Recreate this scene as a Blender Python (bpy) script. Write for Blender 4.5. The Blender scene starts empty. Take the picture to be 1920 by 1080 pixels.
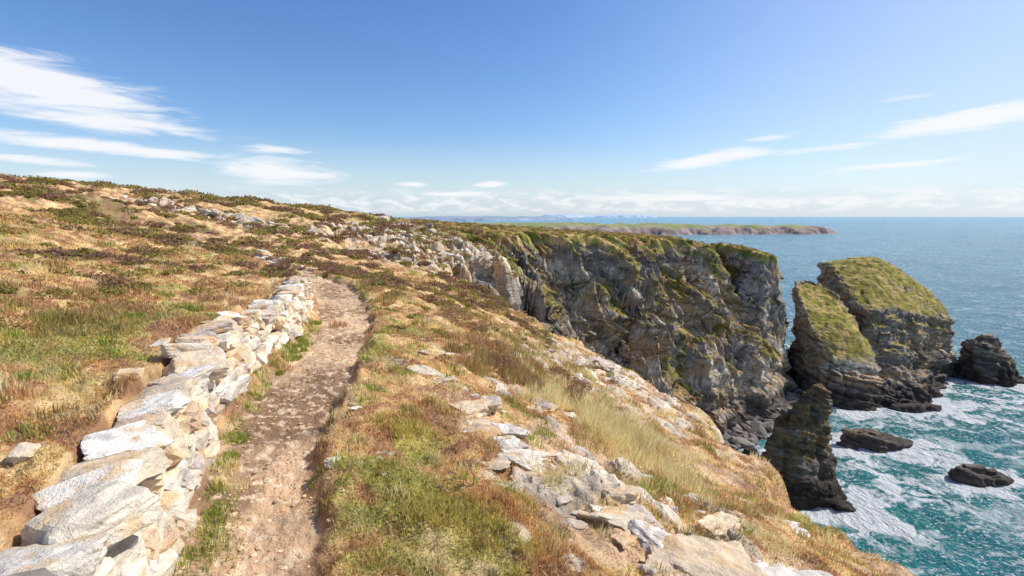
import bpy, bmesh, math, numpy as np
from mathutils import Vector
F=np.float32
rng=np.random.default_rng(7)
SEA=-50.0
# ------------------------------------------------------------------ noise
perm=rng.permutation(256).astype(np.int32)
ga=rng.random(256)*2*np.pi
GX=np.cos(ga).astype(F); GY=np.sin(ga).astype(F)
g3=rng.normal(size=(256,3)); g3/=np.linalg.norm(g3,axis=1)[:,None]; g3=g3.astype(F)
def perlin(x,y,seed=0):
    x=np.asarray(x,F)+F(seed*17.31); y=np.asarray(y,F)+F(seed*9.77)
    x0=np.floor(x); y0=np.floor(y)
    fx=x-x0; fy=y-y0
    ix=x0.astype(np.int32)&255; iy=y0.astype(np.int32)&255
    ix1=(ix+1)&255; iy1=(iy+1)&255
    u=fx*fx*fx*(fx*(fx*6-15)+10); v=fy*fy*fy*(fy*(fy*6-15)+10)
    pa=perm[ix]; pb=perm[ix1]
    def g(p,iyy,dx,dy):
        k=perm[(p+iyy)&255]
        return GX[k]*dx+GY[k]*dy
    a=g(pa,iy,fx,fy); b=g(pb,iy,fx-1,fy); c=g(pa,iy1,fx,fy-1); d=g(pb,iy1,fx-1,fy-1)
    a=a+(b-a)*u; c=c+(d-c)*u
    return (a+(c-a)*v)*F(1.5)
def fbm(x,y,o=3,seed=0,gain=.5):
    s=0;a=1.0
    for i in range(o):
        s=s+F(a)*perlin(x*F(2.03**i),y*F(2.03**i),seed+i*3); a*=gain
    return s
def perlin3(p,seed=0):
    p=p.astype(F)+F(seed*13.7)
    p0=np.floor(p); f=p-p0; i=p0.astype(np.int32)&255
    w=f*f*f*(f*(f*6-15)+10); r=0
    for dx in (0,1):
        for dy in (0,1):
            for dz in (0,1):
                k=perm[(perm[(perm[(i[:,0]+dx)&255]+i[:,1]+dy)&255]+i[:,2]+dz)&255]
                g=g3[k]
                dot=g[:,0]*(f[:,0]-dx)+g[:,1]*(f[:,1]-dy)+g[:,2]*(f[:,2]-dz)
                r=r+dot*(w[:,0] if dx else 1-w[:,0])*(w[:,1] if dy else 1-w[:,1])*(w[:,2] if dz else 1-w[:,2])
    return r*F(1.5)
def fbm3(p,o=4,seed=0,gain=.5):
    s=0;a=1.0
    for i in range(o):
        s=s+a*perlin3(p*2.07**i,seed+i*3); a*=gain
    return s
def ss(a,b,x):
    t=np.clip((x-a)/(b-a),0,1); return t*t*(3-2*t)
def mixc(a,b,m):
    return a+(b-a)*m[:,None]
def col(*c): return np.array(c,F)[None,:]
# ------------------------------------------------------------------ mesh util
def mk(name,v,f,cols=None,mat=None,smooth=True,attrs=None):
    me=bpy.data.meshes.new(name)
    v=np.ascontiguousarray(v,F); f=np.ascontiguousarray(f,np.int32)
    k=f.shape[1]
    me.vertices.add(len(v)); me.vertices.foreach_set("co",v.ravel())
    me.loops.add(f.size); me.loops.foreach_set("vertex_index",f.ravel())
    me.polygons.add(len(f)); me.polygons.foreach_set("loop_start",np.arange(0,f.size,k,dtype=np.int32))
    me.polygons.foreach_set("use_smooth",np.full(len(f),smooth,dtype=bool))
    if cols is not None:
        ca=me.color_attributes.new("Col",'FLOAT_COLOR','POINT')
        c4=np.ones((len(v),4),F); c4[:,:3]=np.clip(cols,0.003,.85)
        ca.data.foreach_set("color",c4.ravel())
    if attrs:
        for n,a in attrs.items():
            at=me.attributes.new(n,'FLOAT','POINT'); at.data.foreach_set("value",np.ascontiguousarray(a,F))
    me.update(calc_edges=True)
    ob=bpy.data.objects.new(name,me); bpy.context.scene.collection.objects.link(ob)
    if mat: me.materials.append(mat)
    return ob
# ------------------------------------------------------------------ node helpers
class NT:
    def __init__(s,nt): s.nt=nt
    def n(s,t,**k):
        nd=s.nt.nodes.new(t)
        for a,b in k.items(): setattr(nd,a,b)
        return nd
    def l(s,a,b): s.nt.links.new(a,b)
    def math(s,op,a,b=None,clamp=False):
        nd=s.nt.nodes.new('ShaderNodeMath'); nd.operation=op; nd.use_clamp=clamp
        for i,q in enumerate((a,b)):
            if q is None: continue
            if isinstance(q,(int,float)): nd.inputs[i].default_value=q
            else: s.l(q,nd.inputs[i])
        return nd.outputs[0]
    def noise(s,vec,scale,detail=4,rough=.55,dist=0):
        nd=s.nt.nodes.new('ShaderNodeTexNoise'); nd.inputs['Scale'].default_value=scale
        nd.inputs['Detail'].default_value=detail; nd.inputs['Roughness'].default_value=rough
        nd.inputs['Distortion'].default_value=dist
        s.l(vec,nd.inputs['Vector']); return nd.outputs[0]
    def mr(s,v,a,b,c,d,smooth=False):
        nd=s.nt.nodes.new('ShaderNodeMapRange'); nd.clamp=True
        if smooth: nd.interpolation_type='SMOOTHSTEP'
        s.l(v,nd.inputs[0])
        for i,q in enumerate((a,b,c,d)): nd.inputs[i+1].default_value=q
        return nd.outputs[0]
    def mix(s,f,a,b,blend='MIX'):
        nd=s.nt.nodes.new('ShaderNodeMix'); nd.data_type='RGBA'; nd.blend_type=blend
        for i,q in ((0,f),(6,a),(7,b)):
            if isinstance(q,(int,float)): nd.inputs[i].default_value=q
            elif isinstance(q,tuple): nd.inputs[i].default_value=q
            else: s.l(q,nd.inputs[i])
        return nd.outputs[2]
def new_mat(name):
    m=bpy.data.materials.new(name); m.use_nodes=True
    nt=m.node_tree; nt.nodes.clear(); return m,NT(nt)
def surf_mat(name,scales,bump,dist,contrast=.35,rough=.95,strata=False):
    m,N=new_mat(name)
    out=N.n('ShaderNodeOutputMaterial'); b=N.n('ShaderNodeBsdfPrincipled')
    b.inputs['Roughness'].default_value=rough; b.inputs['Specular IOR Level'].default_value=.15
    at=N.n('ShaderNodeAttribute',attribute_name='Col'); tc=N.n('ShaderNodeTexCoord')
    vec=tc.outputs['Object']; acc=None
    for sc,w in scales:
        nz=N.noise(vec,sc,5,.62)
        q=N.math('MULTIPLY',nz,w); acc=q if acc is None else N.math('ADD',acc,q)
    if strata:
        mp=N.n('ShaderNodeMapping'); mp.inputs['Rotation'].default_value=(.15,.28,0); mp.inputs['Scale'].default_value=(.12,.12,1.6)
        N.l(vec,mp.inputs[0]); q=N.math('MULTIPLY',N.noise(mp.outputs[0],1.3,6,.65,.6),.9); acc=N.math('ADD',acc,q)
    tot=sum(w for _,w in scales)+(.9 if strata else 0)
    v=N.mr(acc,tot*.36,tot*.64,1-contrast,1+contrast)
    hsv=N.n('ShaderNodeHueSaturation'); N.l(at.outputs['Color'],hsv.inputs['Color']); N.l(v,hsv.inputs['Value'])
    N.l(hsv.outputs[0],b.inputs['Base Color'])
    bp=N.n('ShaderNodeBump'); bp.inputs['Strength'].default_value=bump; bp.inputs['Distance'].default_value=dist
    N.l(acc,bp.inputs['Height']); N.l(bp.outputs[0],b.inputs['Normal']); N.l(b.outputs[0],out.inputs[0])
    return m
mat_land=surf_mat('turf_and_rock',[(1.1,.8),(9,.45),(45,.3)],.9,.14,.45)
mat_cliff=surf_mat('cliff_rock',[(.5,.9),(2.6,.5),(9,.25)],1.,.9,.55,strata=True)
mat_stone=surf_mat('pale_quartzite',[(3,.5),(14,.5),(70,.3)],.8,.06,.3,rough=.85)
def leaf_mat(name,tr=.42):
    m,N=new_mat(name)
    out=N.n('ShaderNodeOutputMaterial'); d=N.n('ShaderNodeBsdfDiffuse'); t=N.n('ShaderNodeBsdfTranslucent')
    at=N.n('ShaderNodeAttribute',attribute_name='Col'); mx=N.n('ShaderNodeMixShader'); mx.inputs[0].default_value=tr
    N.l(at.outputs['Color'],d.inputs[0]); N.l(at.outputs['Color'],t.inputs[0])
    N.l(d.outputs[0],mx.inputs[1]); N.l(t.outputs[0],mx.inputs[2]); N.l(mx.outputs[0],out.inputs[0]); return m
mat_leaf=leaf_mat('grass_blades')
# ------------------------------------------------------------------ terrain definition
PATH=np.array([(-.9,-2,-2.45),(-1.3,1,-2.4),(-1.8,3,-2.38),(-2.55,5,-2.28),(-2.85,7,-2.28),(-3.25,9,-2.28),(-3.75,11.2,-2.28),(-4.85,14.2,-2.28),(-5.9,16.5,-2.22),(-7.8,19,-2.12),(-11.3,23,-2.0),(-17.5,30,-1.85),(-26,36,-1.0),(-38,41,.4)])
WALL=np.array([(-1.2,-2),(-1.75,.5),(-2.2,2),(-2.72,3.3),(-3.38,5),(-3.95,6.8),(-4.3,8.8),(-4.7,10.6),(-5.25,12.4)])
FOOT=np.array([(22,-400),(22,-40),(23,0),(23.5,10),(24,18),(23,26),(20,34),(15,43),(12,50),(14,58),(16,70),(21,82),(31,95),(44,107),(52,113),(62,119.5),(70,128),(77,138),(82,150),(87,166),(80,180),(66,200),(45,260),(40,420),(-60,620),(-900,640),(-900,-400)],float)
CP=[(-4,3.9,-1.4),(-3.4,1,-1.45),(-8,8,-.9),(-5.5,9,-1.62),(-20,20,.1),(-50,51,3.6),(-44,61,2.8),(-33.5,71,1.5),(-21.7,81,0),(-18,94,-1.7),(-18.7,32,-1.5),(-9.2,14,-1.4),(-7,14,-1.85),
(-12,5,-.3),(-8,0,-.4),(-60,20,5),(-30,38,1.0),(-30,51,-.1),(-38,45,1.4),(-25,60,-.3),
(-.2,1,-2.5),(1.5,1,-2.9),(3.5,1,-3.4),(-1.5,5.2,-2.25),(-1.9,9,-2.2),(-3.1,14,-2.25),(-2.4,8.6,-2.2),(-.8,6.7,-2.42),(0,5.3,-2.58),(1,4.7,-2.86),(1.7,4.1,-3.06),(3.3,4.6,-3.5),(4.4,9.4,-5.0),(.4,8.6,-3.2),(2,9.5,-4.1),(2.7,7.5,-4.1),(-2.7,15.8,-2.5),(-1.1,16.7,-3.4),(1.4,14.6,-4.4),(3.75,14.4,-5.5),(5.7,15.2,-6.3),(5.5,21,-7.1),(4,27,-7.2),(1.3,31.5,-6.6),(-2.4,37.5,-5.6),(-7,42,-4.5),(-8.6,32,-3.1),(-15,40,-2.9),(-4,25,-3.4),(0,23,-5),
(-17.6,65,-2.3),(-11.7,70,-3.0),(-4,64,-4.5),(-9,55,-4.2),(-14.6,100,-1.8),(0,110,-3.0),(19,130,-4.3),(45,145,-6),(72,160,-9.5),(78,154,-12),(80,160,-12.5),(86,166,-16),(82,174,-16),(60,190,-10),(20,200,-8),(-30,160,-3),
(-60,100,3),(-100,100,5),(-110,40,6),(-100,-60,6),(0,-60,-1),(40,-60,-6),(40,20,-12),(30,60,-12),(50,100,-12),(-60,300,-6),(0,420,-14),(-200,300,-2),(-600,300,-5),(-600,-300,-5),(-250,600,-20),(30,300,-12)]
def seg_dist(x,y,P):
    best=np.full(x.shape,1e9,F); bx=np.zeros_like(best); by=np.zeros_like(best); cr=np.zeros_like(best); zz=np.zeros_like(best)
    for i in range(len(P)-1):
        ax,ay=P[i][:2]; dx,dy=P[i+1][0]-ax,P[i+1][1]-ay; L=dx*dx+dy*dy
        t=np.clip(((x-ax)*dx+(y-ay)*dy)/L,0,1).astype(F)
        qx=ax+t*dx; qy=ay+t*dy
        d=np.hypot(x-qx,y-qy); m=d<best
        best=np.where(m,d,best); bx=np.where(m,qx,bx); by=np.where(m,qy,by)
        cr=np.where(m,dx*(y-ay)-dy*(x-ax),cr)
        if P.shape[1]>2: zz=np.where(m,P[i][2]+t*(P[i+1][2]-P[i][2]),zz)
    return best,bx,by,cr,zz
def inside(x,y,P):
    r=np.zeros(x.shape,bool); n=len(P)
    for i in range(n):
        ax,ay=P[i]; bx,by=P[(i+1)%n]
        if ay==by: continue
        c=((ay>y)!=(by>y))&(x<(bx-ax)*(y-ay)/(by-ay)+ax)
        r^=c
    return r
def wallstep(x,y):
    d,_,_,cr,_=seg_dist(x,y,WALL)
    sd=np.where(cr>0,d,-d)
    w=ss(13.0,11.8,y)
    return (.62*ss(-.02,.16,sd)*np.exp(-np.maximum(sd,0)/4.0)*w).astype(F)
cx=np.array([c[0] for c in CP],float); cy=np.array([c[1] for c in CP],float); cz=np.array([c[2] for c in CP],float)
pp=PATH[:-1]
cx=np.r_[cx,pp[:,0]]; cy=np.r_[cy,pp[:,1]]; cz=np.r_[cz,pp[:,2]+.12]
res=cz-wallstep(cx.astype(F),cy.astype(F))
C2=1.0
K=np.sqrt((cx[:,None]-cx)**2+(cy[:,None]-cy)**2+C2)
n=len(cx); A=np.zeros((n+3,n+3)); A[:n,:n]=K-np.eye(n)*.05; A[:n,n]=1; A[:n,n+1]=cx; A[:n,n+2]=cy; A[n,:n]=1;A[n+1,:n]=cx;A[n+2,:n]=cy
W=np.linalg.solve(A,np.r_[res,0,0,0])
def rbf(x,y):
    s=(W[n]+W[n+1]*x+W[n+2]*y).astype(F)
    for i in range(n):
        s+=F(W[i])*np.sqrt((x-F(cx[i]))**2+(y-F(cy[i]))**2+F(C2))
    return s
def land(x,y):
    x=x.astype(F); y=y.astype(F); r=np.hypot(x,y)
    T=rbf(x,y)+wallstep(x,y)
    dp,_,_,pc,_=seg_dist(x,y,PATH)
    hw=.45+.1*fbm(x*.9,y*.9,2,4)+.12*ss(5,8,y)+.05*fbm(x*4,y*4,2,6)
    pm=1-ss(hw-.08,hw+.1,dp)
    pm*=ss(42,30,r)
    cut=1-ss(hw-.05,hw+.2,dp)
    far=ss(8,40,r)
    T=T-.17*cut*ss(42,30,r)
    lump=fbm(x*1.1,y*1.1,3,1)*.10+fbm(x*5,y*5,3,2)*.036+far*(fbm(x*.35,y*.35,4,5)*.4)
    T=T+lump*(1-.75*pm)
    T=T+pm*(fbm(x*14,y*14,3,8)*.014+perlin(x*3,y*3,9)*.02)
    out=np.zeros_like(T)
    for (ox,oy,sx,sy,a) in ((-13,60,9,11,1.),(-5,62,5,8,1.4),(-30,50,9,2.0,.6),(-14,74,6,8,.7),(4,20,3,8,.5),(1.5,13,2,5,.35),(1.3,4.9,1.5,1.8,.30),(.3,8.5,1.2,2,.25),(-9,45,5,6,.8)):
        out=np.maximum(out,a*np.exp(-((x-ox)/sx)**2-((y-oy)/sy)**2))
    rid=1-np.abs(fbm(x*.45+y*.25,y*.35,4,11))*1.7
    T=T+out*np.clip(rid,-.3,1)*1.2*ss(15,50,r)
    nearo=out*ss(30,18,r)*(1-pm)
    q1=fbm(x*1.5+y*.8,y*1.2-x*.5,3,13); lv=q1*3.2; st_=np.floor(lv)+ss(.55,.95,lv-np.floor(lv))
    T=T+nearo*np.maximum(st_/3.2,-.1)*.6
    wa=(.5+3.0*ss(25,60,r))*(1-.6*ss(60,72,x))
    xw=x+wa*fbm(x/13,y/13,3,22); yw=y+wa*fbm(x/13,y/13,3,25)
    d,bx,by,_,_=seg_dist(xw,yw,np.vstack([FOOT,FOOT[:1]]))
    ins=inside(xw,yw,FOOT); D=np.where(ins,d,-d)
    ox=(bx-xw)/(d+1e-3); oy=(by-yw)/(d+1e-3)
    big=ss(35,70,r)
    ua=x*.83+y*.55; va=-x*.55+y*.83
    tip=1-.85*ss(54,67,x)
    rib=np.abs(fbm(ua/13+va/30,va/40+3,3,31))
    crk=np.maximum(0,.18-np.abs(fbm(ua/6.5+va/15,va/24,3,36)))/.18
    D2=D+big*ss(0,6,D)*(4.6-15.0*rib-3.8*crk*ss(0,12,D)+3.*fbm(ua/20,va/14,2,39))*tip+.8*fbm(x/2.2,y/2.2,3,33)*ss(0,3,D)
    k=2.05-.78*ss(62,95,y)
    k=k+5*ss(62,74,x)*ss(125,142,y)
    Cc=SEA-.3+k*D2+8*(1-np.exp(-np.maximum(D2,0)/4))
    Cc=np.maximum(Cc,SEA-7)
    sk=.5+3.2*big*(1-.6*ss(62,72,x))
    h=np.clip(.5+.5*(Cc-T)/sk,0,1)
    z=Cc+(T-Cc)*h-sk*h*(1-h)
    cm=ss(.8,4,T-z)
    return z,dict(cm=cm,pm=pm,out=out,ox=ox,oy=oy,r=r,T=T,rid=rid,dp=dp,D=D,slab=nearo*ss(.1,.5,q1),rib=rib,crk=crk)
def cover(x,y,r):
    n1=fbm(x/2.2,y/2.2,3,41); n2=fbm(x/.45,y/.45,3,44); n3=fbm(x/7,y/7,3,47); n4=fbm(x/.9,y/.9,2,50)
    c=mixc(col(.58,.345,.16)+0*x[:,None],col(.72,.51,.26),ss(-.3,.5,n2))
    c=mixc(c,col(.40,.215,.115),ss(.0,.45,-n2+.4*n4))
    reg=.22*np.exp(-((x+.9)/1.2)**2-((y-4.6)/3)**2)+.36*np.exp(-((x+5.5)/1.8)**2-((y-6.3)/1.5)**2)+.25*np.exp(-((x+2.6)/1.2)**2-((y-10.5)/4)**2)
    g=ss(.15,.55,n1*.75+n2*.5+reg-.08-.06*ss(8,20,r))
    c=mixc(c,mixc(col(.24,.26,.055)+0*x[:,None],col(.44,.41,.11),ss(-.4,.4,n4)),g*.85)
    he=ss(.0,.35,n3*.8+n1*.65-.28+.30*ss(10,32,r))*ss(5,10,r)*ss(8,-2,x)
    c=mixc(c,mixc(col(.25,.145,.085)+0*x[:,None],col(.22,.175,.07),ss(-.3,.3,n2)),he*.85)
    return c,g,he
def rockcol(x,y,z,seed=0):
    s=z+.28*x-.12*y+1.2*fbm(x/6,y/6,2,60+seed)
    n1=fbm(x/5,z/5+y/7,3,61+seed); n2=fbm((x+y)/1.3,z/.7,3,63+seed); st=perlin(s*1.1,x*.03,65+seed)+.6*perlin(s*3.1,x*.05,67+seed)
    n0=fbm(x/16,z/16+y/20,2,69+seed)
    c=mixc(col(.42,.335,.25)+0*x[:,None],col(.60,.42,.25),ss(-.3,.5,n1+.4*n0))
    c=mixc(c,col(.36,.335,.31),ss(.0,.5,-n0)*.8)
    c=mixc(c,col(.15,.125,.105),ss(.0,.6,st)*.85)
    c=mixc(c,col(.76,.69,.58),ss(.15,.55,n2*.7-n1*.3-.3*st+.5*np.maximum(n0,0)))
    c=mixc(c,col(.085,.073,.066),ss(SEA+8,SEA+2.5,z+2.5*n1)*.88)
    return c,s,n1
# ------------------------------------------------------------------ land mesh
def logsp(a,b,n): return np.exp(np.linspace(math.log(a),math.log(b),n,endpoint=False))
rad=np.r_[logsp(.4,1.8,30),logsp(1.8,40,640),np.linspace(40,95,260,endpoint=False),np.linspace(95,175,520,endpoint=False),logsp(175,640,80)]
ang=np.radians(np.r_[np.linspace(-180,-62,60,endpoint=False),np.linspace(-62,-5,560,endpoint=False),np.linspace(-5,33,580,endpoint=False),np.linspace(33,55,190,endpoint=False),np.linspace(55,180,60)])
R,Th=np.meshgrid(rad,ang,indexing='ij')
x=(R*np.sin(Th)).ravel().astype(F); y=(R*np.cos(Th)).ravel().astype(F)
z,I=land(x,y)
nr,na=R.shape
cm=I['cm']
s=z+.28*x-.12*y+1.2*fbm(x/6,y/6,2,60)
al=x*.6+y*.3
amp=cm*ss(30,60,I['r'])
led=perlin(s*.4,al*.07,70)*2.1+perlin(s*1.2,al*.16,72)*1.1+fbm(al*.45,z*.35,3,74)*1.7+fbm(al*2,z*1.5,2,75)*.5
amp=amp*(.3+.7*ss(-.3,.35,fbm(x/9,y/9+z/12,2,79)))
x2=x+I['ox']*led*amp; y2=y+I['oy']*led*amp
z2=z+amp*(perlin(s*.8,al*.1,77)*.45+fbm(x*.9,y*.9,3,78)*.5)
P=np.stack([x2,y2,z2],1).reshape(nr,na,3)
du=np.gradient(P,axis=0); dv=np.gradient(P,axis=1)
N_=np.cross(dv,du); N_/=np.linalg.norm(N_,axis=2)[...,None]+1e-9
nz=np.abs(N_[...,2]).ravel().astype(F)
c,g,he=cover(x,y,I['r'])
farg=ss(50,85,I['r'])
nn=fbm(x/4,y/4,3,80)
cg=mixc(col(.30,.26,.06)+0*x[:,None],col(.54,.36,.15),ss(-.3,.4,nn)); cg=mixc(cg,col(.33,.19,.09),ss(.1,.45,fbm(x/7,y/7,3,83)))
cg=mixc(cg,col(.16,.18,.04),ss(.05,.45,fbm(x/3.5,y/3.5,3,86)))
c=mixc(c,cg,farg*ss(-40,-15,x))
rc,_,_=rockcol(x2,y2,z2)
grasspatch=fbm(x/9,y/9+z2/12,3,88)
rm=ss(.58,.40,nz+.46*grasspatch+.10*ss(-35,-12,z2)-.14*ss(-34,-44,z2))*np.maximum(ss(.1,.5,cm),0)
rm=np.maximum(rm,ss(SEA+11,SEA+6,z2+3*nn)*ss(.1,.5,cm))
c=mixc(c,rc,rm)
om=np.clip(I['out'],0,1)*ss(.35,.8,I['rid']*.7+.5*fbm(x*.8,y*.8,3,90))*ss(12,22,I['r'])
om=np.maximum(om,ss(.25,.6,fbm(x/1.1,y/1.1,4,92)*.8+.55*I['out'])*ss(.1,.35,I['out'])*.9*ss(12,22,I['r']))
om=np.maximum(om,ss(.05,.16,I['slab'])*.95)
pale=mixc(col(.70,.60,.47)+0*x[:,None],col(.46,.38,.29),ss(-.3,.4,fbm(x*1.7,z*3+y,3,94)))
c=mixc(c,pale,np.clip(om,0,1)*(1-I['pm']))
so=ss(.05,.4,fbm(x/1.7,y/1.7,4,96)+.5*np.exp(-((x-.6)/1.2)**2-((y-9)/4)**2)-.05)*ss(-1.2,.2,x+.05*y)*ss(40,25,I['r'])
c=mixc(c,col(.66,.45,.29),so*.75*(1-np.clip(om,0,1)))
edge=ss(1.0,.45,I['dp'])*ss(42,30,I['r'])*(1-I['pm'])
c=mixc(c,col(.33,.20,.12),edge*ss(-.3,.3,fbm(x*3,y*3,2,97))*.85)
pc=mixc(col(.62,.41,.245)+0*x[:,None],col(.33,.20,.12),ss(-.2,.3,fbm(x*1.1,y*.5,3,98))); pc=mixc(pc,col(.74,.55,.37),ss(.1,.5,fbm(x*7,y*7,3,99)))
c=mixc(c,pc,I['pm'])
i0=np.arange(nr-1)[:,None]*na+np.arange(na-1)[None,:]
f=np.stack([i0,i0+na,i0+na+1,i0+1],-1).reshape(-1,4)
dist=R.ravel()
zf=P.reshape(-1,3)[:,2]
f=f[(zf[f].max(1)>SEA-3)]
cmf=(cm[f].mean(1)>.5)&(dist[f[:,0]]>38)
ground=mk('ground',P.reshape(-1,3),f,c,mat_land)
ground.data.materials.append(mat_cliff)
ground.data.polygons.foreach_set('material_index',cmf.astype(np.int32))
def land_z(x,y):
    return land(np.asarray(x,F),np.asarray(y,F))
# ------------------------------------------------------------------ lofted sea rocks
def crom(P,m):
    k=len(P); t=np.linspace(0,k,m,endpoint=False); i=np.floor(t).astype(int); u=(t-i)[:,None]
    a,b,c_,d=P[(i-1)%k],P[i%k],P[(i+1)%k],P[(i+2)%k]
    return .5*((2*b)+(-a+c_)*u+(2*a-5*b+4*c_-d)*u*u+(-a+3*b-3*c_+d)*u**3)
def sea_rock(name,rings,centre,nu=420,nv=90,nt=60,amp=1.,grass=0.,seed=0,dark=0.,moss=0.):
    Rg=[crom(np.array(r,float),nu) for r in rings]
    cen=np.array(centre,float)
    rows=[]
    nseg=len(Rg)-1
    for j in range(nseg):
        a,b=Rg[j],Rg[j+1]
        for q in range(nv//nseg): rows.append(a+(b-a)*(q/(nv//nseg)))
    top=Rg[-1]
    for q in range(nt):
        t=q/(nt-1); e=top+(cen-top)*t
        e=e.copy(); e[:,2]=top[:,2]+(cen[2]-top[:,2])*(1-(1-t)**1.6)
        rows.append(e)
    G=np.array(rows); nr_,_=G.shape[:2]
    du=np.gradient(G,axis=0); dv=np.roll(G,-1,1)-np.roll(G,1,1)
    Nn=np.cross(dv,du); Nn/=np.linalg.norm(Nn,axis=2)[...,None]+1e-9
    p=G.reshape(-1,3); nrm=Nn.reshape(-1,3)
    row=np.repeat(np.arange(nr_),nu)
    wall=np.where(row<nr_-nt,1.,np.maximum(.22,1-(row-(nr_-nt))/8.))
    s=p[:,2]+.28*p[:,0]-.12*p[:,1]+.8*fbm3(p/6,2,seed)
    st=perlin(s*.55,s*0+seed+.5,5)*1.1+perlin(s*1.6,p[:,0]*.05,6)*.7+perlin(s*3.5,p[:,0]*.1,6)*.25
    jt=-1.3*np.maximum(0,.25-np.abs(fbm3(p*np.array([.16,.16,.03]),2,seed+9)))*4
    dsp=amp*(fbm3(p/5.,5,seed+3,.55)*1.5+st+jt*.9)
    p2=p+nrm*(dsp*wall)[:,None]
    Gp=p2.reshape(nr_,nu,3)
    du=np.gradient(Gp,axis=0); dv=np.roll(Gp,-1,1)-np.roll(Gp,1,1)
    Nn=np.cross(dv,du); Nn/=np.linalg.norm(Nn,axis=2)[...,None]+1e-9
    nzz=Nn[...,2].ravel()
    x_,y_,z_=[p2[:,i].astype(F) for i in range(3)]
    cc,_,_=rockcol(x_,y_,z_,seed)
    cc=cc*(1-dark)
    if moss>0:
        cc=mixc(cc,col(.36,.27,.07),(ss(.1,.5,fbm3(p2/1.5,3,seed+31)+.2)*ss(SEA+6,SEA+12,z_)*moss).astype(F))
    if grass>0:
        gm=ss(.40,.68,nzz+.28*fbm3(p2/2.5,4,seed+20)+.34*(wall<.5)-.08)*ss(SEA+9,SEA+14,z_)*grass
        gcol=mixc(col(.33,.29,.065)+0*x_[:,None],col(.50,.37,.14),ss(-.3,.4,fbm(x_/3,y_/3,3,5))); gcol=mixc(gcol,col(.20,.17,.05),ss(.05,.4,fbm(x_/1.5,y_/1.5,3,15)))
        cc=mixc(cc,gcol,gm.astype(F))
    a=(np.arange(nr_-1)[:,None]*nu+np.arange(nu)[None,:]); b=(np.arange(nr_-1)[:,None]*nu+(np.arange(nu)+1)%nu)
    ff=np.stack([a,b,b+nu,a+nu],-1).reshape(-1,4)
    return mk(name,p2,ff,cc,mat_cliff)
def ell(cx_,cy_,rx,ry,z_,ph=0,k=8,rg=.12,seed=0):
    q=np.random.default_rng(seed)
    return [(cx_+rx*(1+rg*q.normal())*math.cos(ph+2*math.pi*i/k),cy_+ry*(1+rg*q.normal())*math.sin(ph+2*math.pi*i/k),z_) for i in range(k)]
def lerp(a,b,t,z_): return [(p[0]+(q[0]-p[0])*t,p[1]+(q[1]-p[1])*t,z_) for p,q in zip(a,b)]
fB=[(97,130,-53),(108,128,-53),(119,137,-53),(142,160,-53),(149,178,-53),(128,194,-53),(104,188,-53),(95,160,-53)]
rB=[(101,146,-26),(109,145,-28),(121,149,-30),(138,158,-31),(137,172,-25),(124,182,-19),(108,178,-17),(101,162,-16)]
sea_rock('sea_stack',[fB,lerp(fB,rB,.25,-47),lerp(fB,rB,.7,-42),rB],(117,167,-13.0),nu=560,nv=120,nt=80,grass=1.,seed=1,dark=.2)
fA=[(83,131,-53),(90,126.5,-53),(101,129,-53),(104.5,139,-53),(100,152,-53),(93,160,-53),(86,156,-53),(82.5,143,-53)]
rA=[(84,134,-36),(90,131,-41),(98.5,132.5,-41),(98.5,141,-32),(96,149,-24),(91,153,-19.5),(85,151,-19.5),(82,143,-24)]
sea_rock('sea_stack',[fA,lerp(fA,rA,.7,-47),rA],(90,142,-27),nu=420,nv=100,nt=70,amp=.75,grass=1.,seed=2,dark=.12)
fC=ell(147,154,11,8,-53,seed=3)
sea_rock('sea_stack',[fC,ell(147,154,9,6,-46,seed=4),ell(146,154,6,4,-41,seed=5),ell(146.5,154,2.6,2,-36.5,seed=6)],(147,154,-35.8),nu=260,nv=72,nt=20,amp=.75,seed=3,dark=.45)
def sh_(L,dx): return [(a+dx,b,c_) for a,b,c_ in L]
fD=sh_([(60,87,-53),(56.5,91.5,-53),(51,92,-53),(46,89.5,-53),(43.8,86,-53),(48,82.5,-53),(53,82,-53),(58,83.5,-53)],-.8)
sea_rock('pointed_sea_rock',[fD,lerp(fD,[(54,87,0)]*8,.14,-46),sh_([(57.8,87,-40),(55.2,89.5,-39),(52,90,-39),(48.2,88.6,-39.5),(45.8,86.5,-40),(48.2,84.6,-40),(52.5,84.2,-40),(56.2,84.8,-40)],-1.),sh_([(57.4,87,-34),(55.4,88.5,-34),(52.9,88.8,-34),(50.8,88,-34),(49.4,86.8,-34.5),(50.9,85.6,-34.5),(53.2,85.2,-34.5),(56.1,85.6,-34)],-1.),sh_([(57.2,87,-31),(56,87.8,-30.2),(55,87.9,-29.6),(53.8,87.6,-30.2),(53,87,-31.2),(53.8,86.3,-31),(55,86.1,-30.6),(56.3,86.2,-30.6)],-1.)],(54.0,87,-29.),nu=320,nv=120,nt=20,amp=.55,seed=4,dark=.62,moss=.4)
sea_rock('low_sea_rock',[ell(80,107,9.5,3.6,-53,seed=11),ell(79,107,7.5,2.4,-48.8,seed=12),ell(76,107,4,1.2,-46.6,seed=13)],(75,107,-46.2),nu=220,nv=40,nt=16,amp=.6,seed=5,dark=.1)
sea_rock('low_sea_rock',[ell(90,92,6.5,3,-53,seed=14),ell(89.5,92,5.2,2,-48.8,seed=15),ell(88.5,92,2.5,.9,-47.2,seed=16)],(88,92,-46.9),nu=200,nv=40,nt=16,amp=.6,seed=6,dark=.1)
sea_rock('low_sea_rock',[ell(50,101,2.3,1.8,-52,seed=17),ell(50,101,1.7,1.2,-48.6,seed=18)],(50,101,-47.6),nu=100,nv=24,nt=12,amp=.3,seed=7,dark=.4)
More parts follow.
